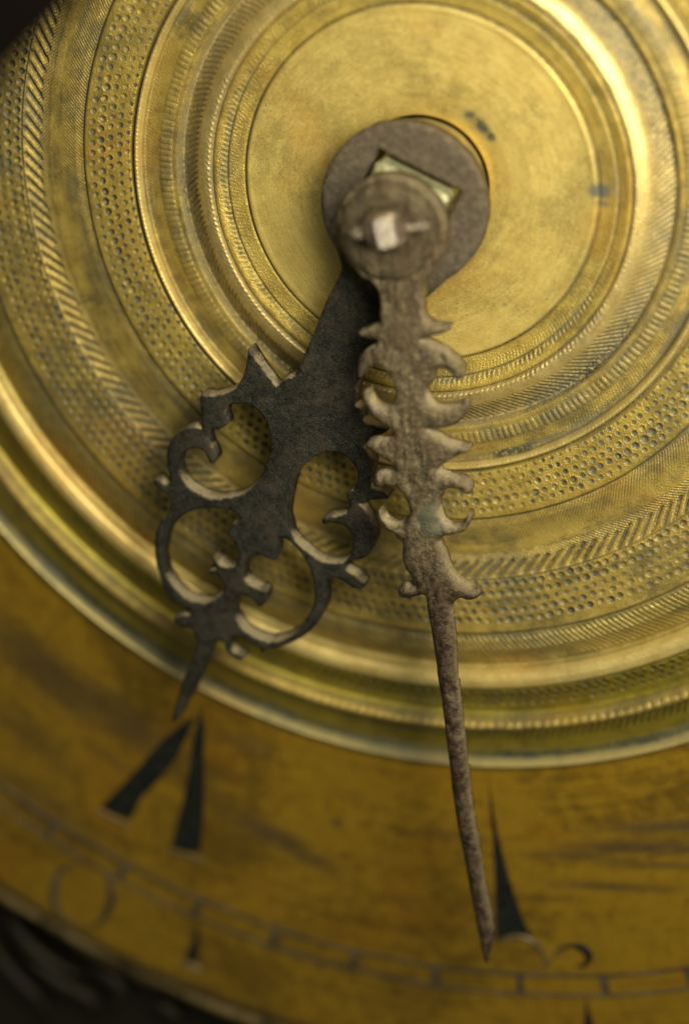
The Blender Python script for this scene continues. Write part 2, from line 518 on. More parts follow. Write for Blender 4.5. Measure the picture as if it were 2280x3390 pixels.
def steel(name, dark, mid, rust, rust_amt, speck, dust_amt, rough=.6, metal=.35, hub=None, spec=.5, patch=None, up0=.30, right_lit=.12, wear=.35):
    t = NT(name)
    p = t.n('ShaderNodeTexCoord').outputs['Object']
    a = t.noise(p, 9, 5, .65, .3)
    b = t.noise(p, 48, 5, .7)
    f = t.noise(p, 170, 3, .7)
    s = t.noise(p, 320, 2, .5)
    c = t.mix(t.ramp(b, .35, .68), rgb(*dark), rgb(*mid))
    if not hub:
        lg = t.noise(t.scale(p, (26, 3.2, 1)), 1.0, 3, .6, .4)
        c = t.mix(t.math('MULTIPLY', t.ramp(lg, .55, .66), .7), c, rgb(*[v * .45 for v in dark]))
        c = t.mix(t.math('MULTIPLY', t.ramp(lg, .44, .34), .35), c, rgb(*[v * 1.25 for v in mid]))
    c = t.mix(t.math('MULTIPLY', t.ramp(a, .46, .64), rust_amt), c, rgb(*rust))
    c = t.mix(t.ramp(t.noise(p, 3.7, 3, .6, .5), .52, .36, 0.0, .45), c, rgb(*[v * .6 for v in dark]))
    c = t.mix(t.math('MULTIPLY', t.ramp(f, .55, .70), .6), c, rgb(*[min(1, v * 2.2 + .02) for v in mid]))
    c = t.mix(t.math('MULTIPLY', t.ramp(f, .46, .32), .5), c, rgb(*[v * .4 for v in dark]))
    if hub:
        # lighter and browner round the eye of the hand
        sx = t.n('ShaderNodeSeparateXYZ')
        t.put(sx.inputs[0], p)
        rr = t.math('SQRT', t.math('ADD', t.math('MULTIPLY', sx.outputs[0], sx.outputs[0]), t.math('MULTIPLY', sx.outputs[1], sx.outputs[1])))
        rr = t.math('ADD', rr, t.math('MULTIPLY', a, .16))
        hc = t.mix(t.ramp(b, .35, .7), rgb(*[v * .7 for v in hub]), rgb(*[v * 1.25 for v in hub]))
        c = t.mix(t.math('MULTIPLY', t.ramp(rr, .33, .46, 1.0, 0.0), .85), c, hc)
    if patch:
        # the needle is redder with rust than the barbs
        sx = t.n('ShaderNodeSeparateXYZ')
        t.put(sx.inputs[0], p)
        yy = t.math('ADD', sx.outputs[1], t.math('MULTIPLY', t.math('SUBTRACT', a, .5), .3))
        fc = t.mix(t.ramp(b, .38, .66), rgb(.024, .014, .008), rgb(.105, .066, .040))
        c = t.mix(t.ramp(yy, -1.02, -1.42, 0.0, .85), c, fc)
        # a patch of green-grey verdigris
        q = P(patch[0], patch[1], patch[2])
        dv = t.n('ShaderNodeVectorMath', operation='DISTANCE')
        t.put(dv.inputs[0], p)
        dv.inputs[1].default_value = (float(q[0]), float(q[1]), .07)
        dd = t.math('ADD', dv.outputs['Value'], t.math('MULTIPLY', t.math('SUBTRACT', b, .5), .06))
        c = t.mix(t.ramp(dd, patch[3] * .7, patch[3] * 1.1, .8, 0.0), c, rgb(.115, .120, .075))
    geo = t.n('ShaderNodeNewGeometry')
    sp = t.n('ShaderNodeSeparateXYZ')
    t.put(sp.inputs[0], geo.outputs['Normal'])
    up = t.math('ADD', sp.outputs[1], t.math('MULTIPLY', sp.outputs[0], right_lit))  # right-facing sides paled too: light from the right painted with the dust
    up = t.math('ADD', up, t.math('MULTIPLY', t.math('SUBTRACT', b, .5), .7))
    du = t.math('MULTIPLY', t.ramp(up, up0, .75), t.ramp(f, .30, .52, .45, 1.0))
    du = t.math('MULTIPLY', t.math('MULTIPLY', du, t.attr('dust')), dust_amt, clamp=True)
    sk = t.math('MULTIPLY', t.ramp(s, .69, .74), speck)
    du = t.math('MAXIMUM', du, sk, clamp=True)
    c = t.mix(du, c, t.mix(f, rgb(.23, .18, .085), rgb(.54, .44, .25)))
    ed = t.math('MULTIPLY', t.attr('edge'), t.ramp(b, .40, .62), clamp=True)
    c = t.mix(t.math('MULTIPLY', ed, wear), c, rgb(.30, .25, .17))
    me = t.math('MULTIPLY', t.math('SUBTRACT', 1.0, du), metal)
    ro = t.math('ADD', t.math('MULTIPLY', b, .3), rough - .15)
    ro = t.math('ADD', ro, t.math('MULTIPLY', du, .3), clamp=True)
    h = t.math('ADD', b, t.math('MULTIPLY', f, .6))
    nr = t.bump(h, .75, .012)
    return t.out(Base_Color=c, Metallic=me, Roughness=ro, Normal=nr, Specular_IOR_Level=spec, Specular_Tint=rgb(1.0, .88, .66))


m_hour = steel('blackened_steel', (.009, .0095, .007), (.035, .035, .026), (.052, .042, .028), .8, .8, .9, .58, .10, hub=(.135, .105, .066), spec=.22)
m_min = steel('rusty_brown_steel', (.055, .042, .022), (.200, .155, .082), (.100, .062, .032), .65, .35, 1.0, .46, .32, spec=.35, patch=(1432, 1722, .385, .062), up0=.02, right_lit=.5, wear=.6)
m_arbor = steel('worn_bare_steel', (.28, .22, .15), (.50, .42, .30), (.20, .13, .08), .7, .1, .25, .27, .7)
m_square = brass('pipe_brass', (.46, .42, .20), (.38, .35, .17), (.24, .27, .16), rough=.42, grain=.5, tarn=.8, metal=.35)


# ------------------------------------------------------------------ the dial
dial = empty('clock_dial')
tag(dial, 'round brass clock dial with engraved concentric rings behind both hands', 'clock dial')
D = .0036


def hbush(r, th):
    z = np.interp(r, [.06, .10, .180, .200, .2115, .2165, .2175, .222], [.005, .020, .052, .054, .046, .010, -.10, -.12])
    return z, ss(.2145, .2175, r)  # outer wall painted dark as the shade of the gap


ring_part('bushing', .06, .2215, .004, m_disc, dial, hfun=hbush, ds=.02)
ring_part('centre_disc', .222, .602, .0060, m_disc, dial, ds=.012, spots=STAINS)
ring_part('toothed_ring', .602, .7139, D, m_gold, dial, spots=STAINS, ds=.0042)
ring_part('fluted_moulding', .7139, .8545, D, m_bulge, dial, spots=STAINS)
ring_part('beaded_ring', .8545, .9850, D, m_gold2, dial)
ring_part('raised_ridge', .9850, 1.0160, D, m_ridge, dial)
ring_part('punched_band', 1.0160, 1.2005, D, m_gold, dial)
ring_part('herringbone_band', 1.2005, 1.4275, .0029, m_gold2, dial)
ring_part('punched_band', 1.4275, 1.6395, D * 1.05, m_gold2, dial)
ring_part('fluted_band', 1.6395, 1.7990, D * 1.05, m_dull, dial)
ring_part('smooth_ring', 1.7990, 1.8690, D * 1.2, m_ridge, dial)
ring_part('dimpled_cove', 1.8690, 2.0000, D * 1.15, m_olive, dial)
ring_part('beaded_ring', 2.0000, 2.0530, D * 1.1, m_gold2, dial)
ring_part('fluted_slope', 2.0530, 2.1960, D * 1.2, m_olive, dial)
ring_part('outer_rim', 2.1960, 2.2360, D * 1.1, m_rim, dial)

ZC = -.118
CH_STAINS = [(560, 2800 - 30, 0, 0, 0, 0)]


def sp(u, v, a, b, ang, s):
    return (u, v, a, b, ang, s)


CS = [sp(880, 2820, .20, .055, -24, .85), sp(1010, 2900, .14, .04, -20, .7), sp(1085, 2775, .030, .025, 0, .8), sp(820, 2515, .12, .035, -10, .6),
      sp(2100, 2860, .34, .035, 6, .85), sp(2200, 2790, .28, .030, 8, .85), sp(1900, 2890, .20, .022, 3, .75), sp(2000, 2990, .26, .022, 4, .8), sp(2150, 2920, .25, .02, 5, .7), sp(2060, 2800, .18, .016, 5, .6),
      sp(330, 2400, .30, .09, -38, .75), sp(130, 2280, .36, .12, -40, .8), sp(60, 2480, .22, .08, -38, .6), sp(330, 2560, .16, .035, -36, .55), sp(90, 2700, .30, .09, -36, .5), sp(620, 2600, .10, .04, -30, .5), sp(1500, 2820, .16, .03, -5, .4),  # broad blots that darken the left of the ring
      sp(1730, 3165, .012, .012, 0, .6), sp(1290, 3340, .02, .015, 0, .6), sp(1330, 3030, .06, .03, 0, .35), sp(160, 2590, .10, .035, -20, .5),
      sp(2160, 2640, .012, .012, 0, .7), sp(1150, 2680, .05, .02, 0, .4)]


def hchap(r, th):
    z = np.full_like(r, ZC)
    z = z + .0025 * np.sin(r * 9 + np.sin(th * 4)) * 0
    z = np.where(r > 3.545, ZC - (r - 3.545) * .6, z)
    return z, .75 * ss(3.50, 3.56, r + wob(th, 5, .01))


chap = ring_part('chapter_ring', 2.22, 3.562, .020, m_chap, dial, hfun=hchap, ds=.025, spots=CS)
# the thin side of the chapter ring
n = 720
th = np.linspace(-math.pi, math.pi, n, endpoint=False)
prof = [(3.562, ZC - .010), (3.568, ZC - .05), (3.590, ZC - .075), (3.610, ZC - .060), (3.628, ZC - .035), (3.650, ZC - .045), (3.665, ZC - .080), (3.70, ZC - .09), (3.715, ZC - .14)]
V = np.concatenate([np.stack([(a + .004 * np.sin(th * 40)) * np.cos(th), (a + .004 * np.sin(th * 40)) * np.sin(th), 0 * th + b + .008 * np.sin(th * 23 + a * 50)], -1) for a, b in prof])
idx = np.arange(n * len(prof)).reshape(len(prof), n)
nx = np.roll(idx, -1, 1)
F = np.stack([idx[:-1], idx[1:], nx[1:], nx[:-1]], -1).reshape(-1, 4)
me = mesh_np('chapter_edge', V, F, {'grime': np.zeros(len(V)), 'stain': np.zeros(len(V))})
m_edge = brass('edge_brass', (.30, .21, .08), (.22, .15, .05), (.035, .028, .012), rough=.3, grain=.3, tarn=1.0, tarn_scale=6)
link_mesh('edge_moulding', me, m_edge, dial)


def arc_strip(name, r, wd, a0, a1, z0, z1, mat, parent, seg=.01):
    m = max(2, int((a1 - a0) * r / seg))
    T = np.linspace(a0, a1, m + 1)
    rows = [(r - wd / 2, z0), (r - wd / 2 * .8, z1), (r + wd / 2 * .8, z1), (r + wd / 2, z0)]
    V = np.concatenate([np.stack([(a + .0015 * np.sin(T * 31)) * np.cos(T), (a + .0015 * np.sin(T * 31)) * np.sin(T), 0 * T + b], -1) for a, b in rows])
    idx = np.arange(4 * (m + 1)).reshape(4, m + 1)
    F = np.stack([idx[:-1, :-1], idx[1:, :-1], idx[1:, 1:], idx[:-1, 1:]], -1).reshape(-1, 4)
    return link_mesh(name, mesh_np(name, V, F), mat, parent)


ZB = ZC - .002
ZI = ZC + .004
for rr in (3.1280, 3.2160):
    arc_strip('minute_track_line', rr, .012, math.radians(-175), math.radians(-5), ZB, ZI, m_line, chap)
a_first = None
for k in range(-12, 14):
    # six degrees from minute to minute
    aa = math.radians(-73.95 + 6 * k)
    if not (math.radians(-170) < aa < math.radians(-10)): continue
    q = arc_strip('minute_tick', 3.172, .080, aa - .0042, aa + .0042, ZB, ZI + .0015, m_line, chap, .004)


def slab(name, pts, z0, z1, mat, parent, smooth=False, chamfer=.15):
    """a thin closed piece with the outline pts (n x 2), its rim sloping a little"""
    pts = np.array(pts, float)
    area = np.sum(pts[:, 0] * np.roll(pts[:, 1], -1) - np.roll(pts[:, 0], -1) * pts[:, 1])
    if area < 0: pts = pts[::-1]
    n = len(pts)
    V = [(x, y, z0) for x, y in pts] + [(x, y, z1) for x, y in pts]
    F = [tuple(range(n, 2 * n)), tuple(range(n - 1, -1, -1))] + [(i, (i + 1) % n, n + (i + 1) % n, n + i) for i in range(n)]
    me = bpy.data.meshes.new(name)
    me.from_pydata(V, [], F)
    me.update()
    return link_mesh(name, me, mat, parent, smooth)


def stroke_line(name, px, wpx, z0, z1, mat, parent):
    """an engraved line along pixels px, with its width in pixels at each"""
    c = cr(px, 8, False)
    ws = np.interp(np.linspace(0, 1, len(c)), np.linspace(0, 1, len(wpx)), wpx)
    d = np.gradient(c, axis=0)
    d /= np.linalg.norm(d, axis=1)[:, None] + 1e-9
    nn = np.stack([-d[:, 1], d[:, 0]], -1)
    L, Rr = c + nn * ws[:, None] / 2, c - nn * ws[:, None] / 2
    A = PP(L, z1)
    B = PP(Rr, z1)
    k = len(A)
    V = np.concatenate([np.c_[A, np.full(k, z1)], np.c_[B, np.full(k, z1)], np.c_[A, np.full(k, z0)], np.c_[B, np.full(k, z0)]])
    F = []
    for i in range(k - 1):
        F += [(i, i + 1, k + i + 1, k + i), (i, 2 * k + i, 2 * k + i + 1, i + 1), (k + i, k + i + 1, 3 * k + i + 1, 3 * k + i)]
    me = bpy.data.meshes.new(name)
    me.from_pydata(V.tolist(), [], F)
    me.update()
    return link_mesh(name, me, mat, parent)


def cr(pts, sub=6, closed=True):
    """centripetal Catmull-Rom through the points"""
    p = np.array(pts, float)
    n = len(p)
    out = []
    rngi = range(n) if closed else range(n - 1)
    for i in rngi:
        if closed:
            p0, p1, p2, p3 = p[(i - 1) % n], p[i], p[(i + 1) % n], p[(i + 2) % n]
        else:
            p1, p2 = p[i], p[i + 1]
            p0 = p[i - 1] if i > 0 else 2 * p1 - p2
            p3 = p[i + 2] if i + 2 < n else 2 * p2 - p1
        t0 = 0.0
        t1 = t0 + max(np.linalg.norm(p1 - p0), 1e-6) ** .5
        t2 = t1 + max(np.linalg.norm(p2 - p1), 1e-6) ** .5
        t3 = t2 + max(np.linalg.norm(p3 - p2), 1e-6) ** .5
        for s in range(sub):
            t = t1 + (t2 - t1) * s / sub
            A1 = (t1 - t) / (t1 - t0) * p0 + (t - t0) / (t1 - t0) * p1
            A2 = (t2 - t) / (t2 - t1) * p1 + (t - t1) / (t2 - t1) * p2
            A3 = (t3 - t) / (t3 - t2) * p2 + (t - t2) / (t3 - t2) * p3
            B1 = (t2 - t) / (t2 - t0) * A1 + (t - t0) / (t2 - t0) * A2
            B2 = (t3 - t) / (t3 - t1) * A2 + (t - t1) / (t3 - t1) * A3
            out.append((t2 - t) / (t2 - t1) * B1 + (t - t1) / (t2 - t1) * B2)
    if not closed: out.append(p[-1])
    return np.array(out)


m_lip = brass('lip_highlight_brass', (.26, .18, .08), (.22, .15, .06), (.35, .30, .18), rough=.35, grain=.2, tarn=.4)


def wedge(pts, lip=None):
    o = slab('numeral_stroke', PP(pts, ZI), ZB, ZI, m_wax, chap)
    if lip:
        stroke_line('lip_highlight', lip, [7, 11, 9], ZB, ZI + .002, m_lip, chap)  # pale strip painted in as the highlight on the bevelled end of the cut
    return o


wedge([(1619, 2590), (1621, 2615), (1632, 2690), (1650, 2780), (1672, 2865), (1700, 2960), (1730, 3045), (1760, 3110), (1738, 3100), (1716, 3096), (1690, 3096), (1664, 3104),
       (1645, 3118), (1640, 3060), (1637, 2900), (1632, 2780), (1622, 2690)],
      [(1655, 3118), (1690, 3103), (1740, 3108), (1762, 3122)])
wedge([(650, 2370), (618, 2440), (585, 2510), (540, 2570), (470, 2640), (432, 2715), (385, 2700), (330, 2672), (400, 2605), (460, 2540), (530, 2460), (600, 2400)],
      [(320, 2680), (375, 2712), (432, 2735)])
wedge([(665, 2350), (676, 2400), (674, 2500), (676, 2600), (674, 2700), (664, 2820), (620, 2820), (566, 2805), (590, 2720), (610, 2640), (628, 2540), (640, 2450)],
      [(560, 2816), (615, 2832), (670, 2850)])
wedge([(655, 3062), (660, 3110), (655, 3180), (625, 3188), (612, 3172), (640, 3110)], [(605, 3190), (635, 3202), (662, 3215)])
wedge([(1938, 3305), (1950, 3350), (1965, 3400), (1985, 3440), (1925, 3440), (1934, 3370)])
stroke_line('numeral_ring', [(290, 2852), (240, 2860), (200, 2890), (178, 2945), (190, 3010), (232, 3060), (285, 3072), (335, 3050), (364, 3000), (370, 2950), (345, 2890), (290, 2852)],
            [3, 5, 18, 24, 16, 3, 3, 16, 24, 20, 5, 3], ZB, ZI, m_line, chap)
stroke_line('numeral_hairline', [(1655, 3108), (1700, 3098), (1745, 3105), (1785, 3140), (1812, 3205)], [4, 6, 9, 9, 6], ZB, ZI + .0012, m_line, chap)
stroke_line('numeral_hairline', [(1812, 3205), (1830, 3170), (1860, 3142)], [5, 5, 7], ZB, ZI + .0008, m_line, chap)
stroke_line('numeral_curl', [(1835, 3160), (1858, 3140), (1895, 3132), (1930, 3142), (1948, 3168), (1935, 3195), (1905, 3203)], [5, 10, 12, 26, 26, 14, 4], ZB, ZI, m_wax, chap)

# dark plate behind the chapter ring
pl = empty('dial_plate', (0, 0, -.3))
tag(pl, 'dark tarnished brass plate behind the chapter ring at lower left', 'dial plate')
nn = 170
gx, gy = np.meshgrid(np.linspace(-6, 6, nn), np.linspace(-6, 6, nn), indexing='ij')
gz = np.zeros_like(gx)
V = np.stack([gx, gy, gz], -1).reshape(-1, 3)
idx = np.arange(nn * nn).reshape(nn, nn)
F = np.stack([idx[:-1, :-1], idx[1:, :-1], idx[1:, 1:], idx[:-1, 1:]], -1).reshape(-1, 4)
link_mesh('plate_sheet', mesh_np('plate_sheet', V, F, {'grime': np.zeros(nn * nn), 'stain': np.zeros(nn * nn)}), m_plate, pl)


def tube(name, pts, rad, mat, parent=None, seg=8, closed=False):
    c = np.array(pts, float)
    n = len(c)
    rad = np.full(n, rad) if np.isscalar(rad) else np.interp(np.linspace(0, 1, n), np.linspace(0, 1, len(rad)), rad)
    d = np.gradient(c, axis=0)
    d /= np.linalg.norm(d, axis=1)[:, None] + 1e-12
    up = np.array([0, 0, 1.0])
    a = np.cross(d, up)
    bad = np.linalg.norm(a, axis=1) < 1e-4
    a[bad] = np.cross(d[bad], [0, 1.0, 0])
    a /= np.linalg.norm(a, axis=1)[:, None]
    b = np.cross(a, d)
    an = np.linspace(0, 2 * math.pi, seg, endpoint=False)
    V = (c[:, None, :] + rad[:, None, None] * (np.cos(an)[None, :, None] * a[:, None, :] + np.sin(an)[None, :, None] * b[:, None, :])).reshape(-1, 3)
    idx = np.arange(n * seg).reshape(n, seg)
    nx = np.roll(idx, -1, 1)
    F = [tuple(q) for q in np.stack([idx[:-1], nx[:-1], nx[1:], idx[1:]], -1).reshape(-1, 4).tolist()]
    F += [tuple(idx[0][::-1].tolist()), tuple(idx[-1].tolist())]
    me = bpy.data.meshes.new(name)
    me.from_pydata(V.tolist(), [], F)
    me.update()
    return link_mesh(name, me, mat, parent)


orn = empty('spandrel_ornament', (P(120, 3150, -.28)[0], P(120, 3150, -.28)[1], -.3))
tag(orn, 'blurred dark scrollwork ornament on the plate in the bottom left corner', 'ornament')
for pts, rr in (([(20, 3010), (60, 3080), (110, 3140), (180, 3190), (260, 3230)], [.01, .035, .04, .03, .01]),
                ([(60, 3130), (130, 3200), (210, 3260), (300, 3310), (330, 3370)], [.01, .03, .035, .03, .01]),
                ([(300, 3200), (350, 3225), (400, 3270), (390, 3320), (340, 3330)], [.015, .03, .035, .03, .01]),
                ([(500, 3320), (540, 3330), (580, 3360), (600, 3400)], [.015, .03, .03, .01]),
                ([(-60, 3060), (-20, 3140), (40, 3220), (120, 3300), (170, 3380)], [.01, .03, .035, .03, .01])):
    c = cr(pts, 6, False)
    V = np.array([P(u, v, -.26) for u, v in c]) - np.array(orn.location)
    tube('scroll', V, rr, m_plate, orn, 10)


# ------------------------------------------------------------------ the hands
def resample(c, step):
    c = np.vstack([c, c[:1]])
    d = np.r_[0, np.cumsum(np.linalg.norm(np.diff(c, axis=0), axis=1))]
    m = max(8, int(d[-1] / step))
    t = np.linspace(0, d[-1], m, endpoint=False)
    return np.stack([np.interp(t, d, c[:, 0]), np.interp(t, d, c[:, 1])], -1)


def inside(pts, loops):
    x, y = pts[:, 0], pts[:, 1]
    r = np.zeros(len(pts), bool)
    for L in loops:
        x0, y0 = L[:, 0], L[:, 1]
        x1, y1 = np.roll(x0, -1), np.roll(y0, -1)
        for a, b, c, d in zip(x0, y0, x1, y1):
            if b == d: continue
            m = ((b > y) != (d > y))
            if m.any():
                xx = (c - a) * (y[m] - b) / (d - b) + a
                r[m] ^= x[m] < xx
    return r


def plate_piece(name, loops, zt, thick, wround, mat, parent, step=.0075, grid=.008, lump=.003, ztop=None, pit=0.0, round_fn=None, thin_fn=None):
    loops = [resample(L, step) for L in loops]
    B = np.vstack(loops)
    lo, hi = B.min(0), B.max(0)
    gx = np.arange(lo[0], hi[0], grid)
    gy = np.arange(lo[1], hi[1], grid)
    G = np.stack(np.meshgrid(gx, gy, indexing='ij'), -1).reshape(-1, 2)
    G = G + rng.uniform(-.2, .2, G.shape) * grid
    G = G[inside(G, loops)]
    def bdist(Q):
        out = np.empty(len(Q))
        for i in range(0, len(Q), 2000):
            q = Q[i:i + 2000]
            out[i:i + 2000] = np.sqrt(((q[:, None, :] - B[None]) ** 2).sum(-1)).min(1)
        return out
    dG = bdist(G)
    keep = dG > grid * .55
    G = G[keep]
    E = []
    s = 0
    for L in loops:
        k = len(L)
        E += [(s + i, s + (i + 1) % k) for i in range(k)]
        s += k
    allp = np.vstack([B, G])
    res = delaunay_2d_cdt([Vector(p) for p in allp.tolist()], E, [], 0, 1e-7)
    vv = np.array([(p[0], p[1]) for p in res[0]])
    ff = np.array([f for f in res[2] if len(f) == 3])
    cen = vv[ff].mean(1)
    ff = ff[inside(cen, loops)]
    # keep the winding upward
    a = vv[ff]
    ar = (a[:, 1, 0] - a[:, 0, 0]) * (a[:, 2, 1] - a[:, 0, 1]) - (a[:, 1, 1] - a[:, 0, 1]) * (a[:, 2, 0] - a[:, 0, 0])
    ff[ar < 0] = ff[ar < 0][:, ::-1]
    d = bdist(vv)
    d[d < 1e-6] = 0
    wr = wround if round_fn is None else round_fn(vv)
    q = np.clip(d / wr, 0, 1)
    drop = wr * .62 * (1 - np.sqrt(1 - (1 - q) ** 2))
    drop = np.minimum(drop, thick * .55)
    zz = np.array([noise.noise(Vector((x * 7, y * 7, 3.1))) for x, y in vv]) * lump * .9 \
        + np.array([noise.noise(Vector((x * 30, y * 30, 1.7))) for x, y in vv]) * lump * .55
    if pit:
        pn = np.array([noise.noise(Vector((x * 55, y * 14, 9.7))) for x, y in vv])
        zz -= np.clip(pn - .15, 0, 1) * pit
    base = zt if ztop is None else ztop(vv)
    Z = base - drop + zz
    V = np.c_[vv, Z]
    F = ff.tolist()
    # walls: from the edges used once
    from collections import Counter
    cnt = Counter()
    for f in F:
        for i in range(3):
            e = (f[i], f[(i + 1) % 3])
            cnt[e] += 1
    bed = [e for e in cnt if (e[1], e[0]) not in cnt]
    bv = sorted({i for e in bed for i in e})
    V = V.tolist()
    nb = np.full(len(V), 0)
    rows = [dict((i, i) for i in bv)]
    bz = base if np.isscalar(base) else base
    for fr in (.38, .7, 1.0):
        mp = {}
        for i in bv:
            x, y, z = V[i]
            b0 = (bz if np.isscalar(bz) else bz[i])
            zb = b0 - thick * (1.0 if thin_fn is None else thin_fn(x, y))
            jx, jy = noise.noise(Vector((x * 26, y * 26, fr * 3))) * .0035, noise.noise(Vector((x * 26 + 9, y * 26, fr * 3))) * .0035
            mp[i] = len(V)
            V.append((x + jx, y + jy, z + (zb - z) * fr))
        rows.append(mp)
    for a_, b_ in zip(rows[:-1], rows[1:]):
        for e in bed:
            F.append((e[1], e[0], b_[e[0]], b_[e[1]]))
    # the underside
    off = len(V)
    nt = len(vv)
    under = {}
    last = rows[-1]
    for i in range(nt):
        if i in last: under[i] = last[i]
        else:
            under[i] = len(V)
            V.append((vv[i][0], vv[i][1], (bz if np.isscalar(bz) else bz[i]) - thick))
    for f in ff.tolist():
        F.append((under[f[2]], under[f[1]], under[f[0]]))
    me = bpy.data.meshes.new(name)
    org = np.array(parent.location) if parent else np.zeros(3)
    V = np.array(V) - org
    me.from_pydata(V.tolist(), [], F)
    me.update()
    # dust lies thick in hollows and thin on points, and is rubbed off round the eye
    cur = []
    for L in loops:
        k = 6
        a_ = np.roll(L, k, 0) - L
        b_ = np.roll(L, -k, 0) - L
        cr_ = a_[:, 0] * b_[:, 1] - a_[:, 1] * b_[:, 0]
        cr_ /= (np.linalg.norm(a_, axis=1) * np.linalg.norm(b_, axis=1) + 1e-9)
        cur.append(cr_ * np.sign(np.sum(L[:, 0] * np.roll(L[:, 1], -1) - np.roll(L[:, 0], -1) * L[:, 1])) * (1 if L is loops[0] else -1))
    cur = np.concatenate(cur)
    W = V + org
    edge = np.zeros(len(V))
    edge[bv] = [max(0.0, min(1.0, (1.20 - math.hypot(*vv[i])) / .2)) for i in bv]
    at = me.attributes.new('edge', 'FLOAT', 'POINT')
    at.data.foreach_set('value', edge.astype(np.float32))
    dust = np.full(len(V), .12 if parent is hour else .30)
    near = np.array([i for i in bv])
    src = {}
    for i in bv:
        j = int(((B - vv[i]) ** 2).sum(1).argmin())
        src[i] = j
    for mp in rows:
        for i in bv:
            dv = .85 + 1.4 * float(cur[src[i]])
            rad = math.hypot(vv[i][0], vv[i][1])
            dust[mp[i]] = (1.0 if parent is hour or rad < 1.1 else .75) * min(1.0, max(.35, dv)) * min(1.0, max(0.05 if parent is hour else .45, (rad - .33) / .12))
    at = me.attributes.new('dust', 'FLOAT', 'POINT')
    at.data.foreach_set('value', dust.astype(np.float32))
    o = link_mesh(name, me, mat, parent)
    return o


def H(*pts):       # pixels of the close view of the hour hand -> photograph
    return [(500 + .5102 * x, 1100 + .5102 * y) for x, y in pts]


def H2(*pts):
    return [(500 + .5102 * x, 1600 + .5102 * y) for x, y in pts]


ZH = .205
hour_left = [(1127, 893), (1085, 985), (1038, 1100)] + H((1000, 130), (955, 235), (925, 285), (890, 290), (862, 300), (840, 325), (810, 347), (770, 300), (715, 225), (668, 160), (633, 105),
    (622, 170), (605, 255), (560, 345), (480, 392), (400, 408), (322, 408), (318, 480), (325, 560), (330, 625), (290, 612), (240, 612), (190, 640), (130, 700), (102, 780), (105, 880),
    (125, 960), (95, 985), (50, 955), (15, 958), (20, 990), (60, 1030), (110, 1065), (128, 1110)) + \
    H2((110, 190), (60, 250), (30, 330), (20, 420), (30, 520), (60, 620), (90, 700), (130, 755), (190, 790), (235, 815), (255, 850), (205, 855), (155, 870), (150, 905), (200, 940), (262, 945),
       (285, 1000), (290, 1060)) + [(640, 2170), (615, 2230), (593, 2290), (580, 2340), (568, 2392), (585, 2385), (610, 2340), (640, 2290), (668, 2230), (690, 2175), (705, 2130)] + \
    H2((470, 1030), (480, 1080), (520, 1125), (570, 1150), (600, 1140), (570, 1115), (525, 1085), (510, 1040), (530, 1000), (570, 1000), (610, 1020), (660, 1050), (700, 1072), (720, 1105), (745, 1078), (820, 1068), (900, 1040),
       (980, 1000), (1060, 930), (1110, 850), (1135, 760), (1130, 680), (1160, 625), (1210, 620), (1260, 650), (1310, 680), (1355, 688), (1388, 660), (1340, 610), (1270, 560), (1262, 530),
       (1310, 500), (1380, 490), (1430, 430), (1452, 370), (1440, 290), (1410, 210), (1375, 160), (1345, 130)) + \
    H((1365, 1115), (1430, 1092), (1540, 1078), (1500, 1030), (1435, 1000), (1420, 950), (1438, 890), (1440, 840), (1400, 780), (1375, 720), (1440, 690), (1540, 632), (1460, 605), (1375, 575),
      (1362, 500), (1320, 470), (1335, 400), (1342, 330)) + [(1205, 1230), (1270, 1130), (1340, 1045), (1412, 986)]
hole1 = H((500, 480), (560, 465), (640, 475), (700, 520), (750, 600), (775, 700), (770, 780), (745, 850), (720, 920), (670, 985), (600, 1042), (500, 1070), (400, 1075), (320, 1050),
          (240, 1000), (190, 930), (175, 865), (195, 800), (240, 765), (290, 755), (340, 772), (368, 825), (385, 855), (408, 852), (420, 825), (400, 770), (376, 715), (372, 670), (395, 640),
          (450, 628), (495, 595), (480, 540))
hole2 = H((1150, 780), (1080, 800), (1000, 860), (940, 930), (915, 1000), (895, 1100), (885, 1160), (890, 1240), (910, 1310), (950, 1370), (1010, 1420), (1080, 1470), (1150, 1495),
          (1230, 1490), (1280, 1460), (1300, 1410), (1305, 1350), (1290, 1300), (1250, 1260), (1200, 1245), (1160, 1237), (1115, 1247), (1108, 1215), (1150, 1195), (1210, 1190),
          (1270, 1165), (1285, 1120), (1275, 1090), (1268, 1050), (1310, 1020), (1335, 970), (1335, 910), (1300, 850), (1250, 800), (1200, 780))
hole3 = H2((430, 165), (500, 175), (570, 225), (520, 275), (488, 330), (530, 380), (555, 430), (560, 500), (520, 540), (470, 540), (420, 500), (398, 478), (405, 520), (425, 555),
           (365, 572), (375, 590), (420, 592), (450, 620), (475, 660), (470, 700), (430, 735), (370, 768), (290, 768), (220, 738), (160, 680), (110, 620), (85, 560), (75, 480),
           (85, 400), (110, 320), (150, 260), (200, 215), (270, 180), (350, 165))
hole4 = H2((830, 350), (880, 370), (940, 420), (1000, 500), (1040, 590), (1055, 680), (1055, 770), (1020, 860), (970, 930), (900, 990), (820, 1020), (740, 1022), (660, 990), (590, 940),
           (550, 880), (535, 820), (545, 760), (580, 732), (630, 737), (668, 772), (695, 805), (738, 782), (750, 700), (700, 685), (650, 662), (612, 630), (600, 570), (618, 510), (650, 480),
           (700, 472), (760, 490), (805, 500), (820, 450), (820, 400))


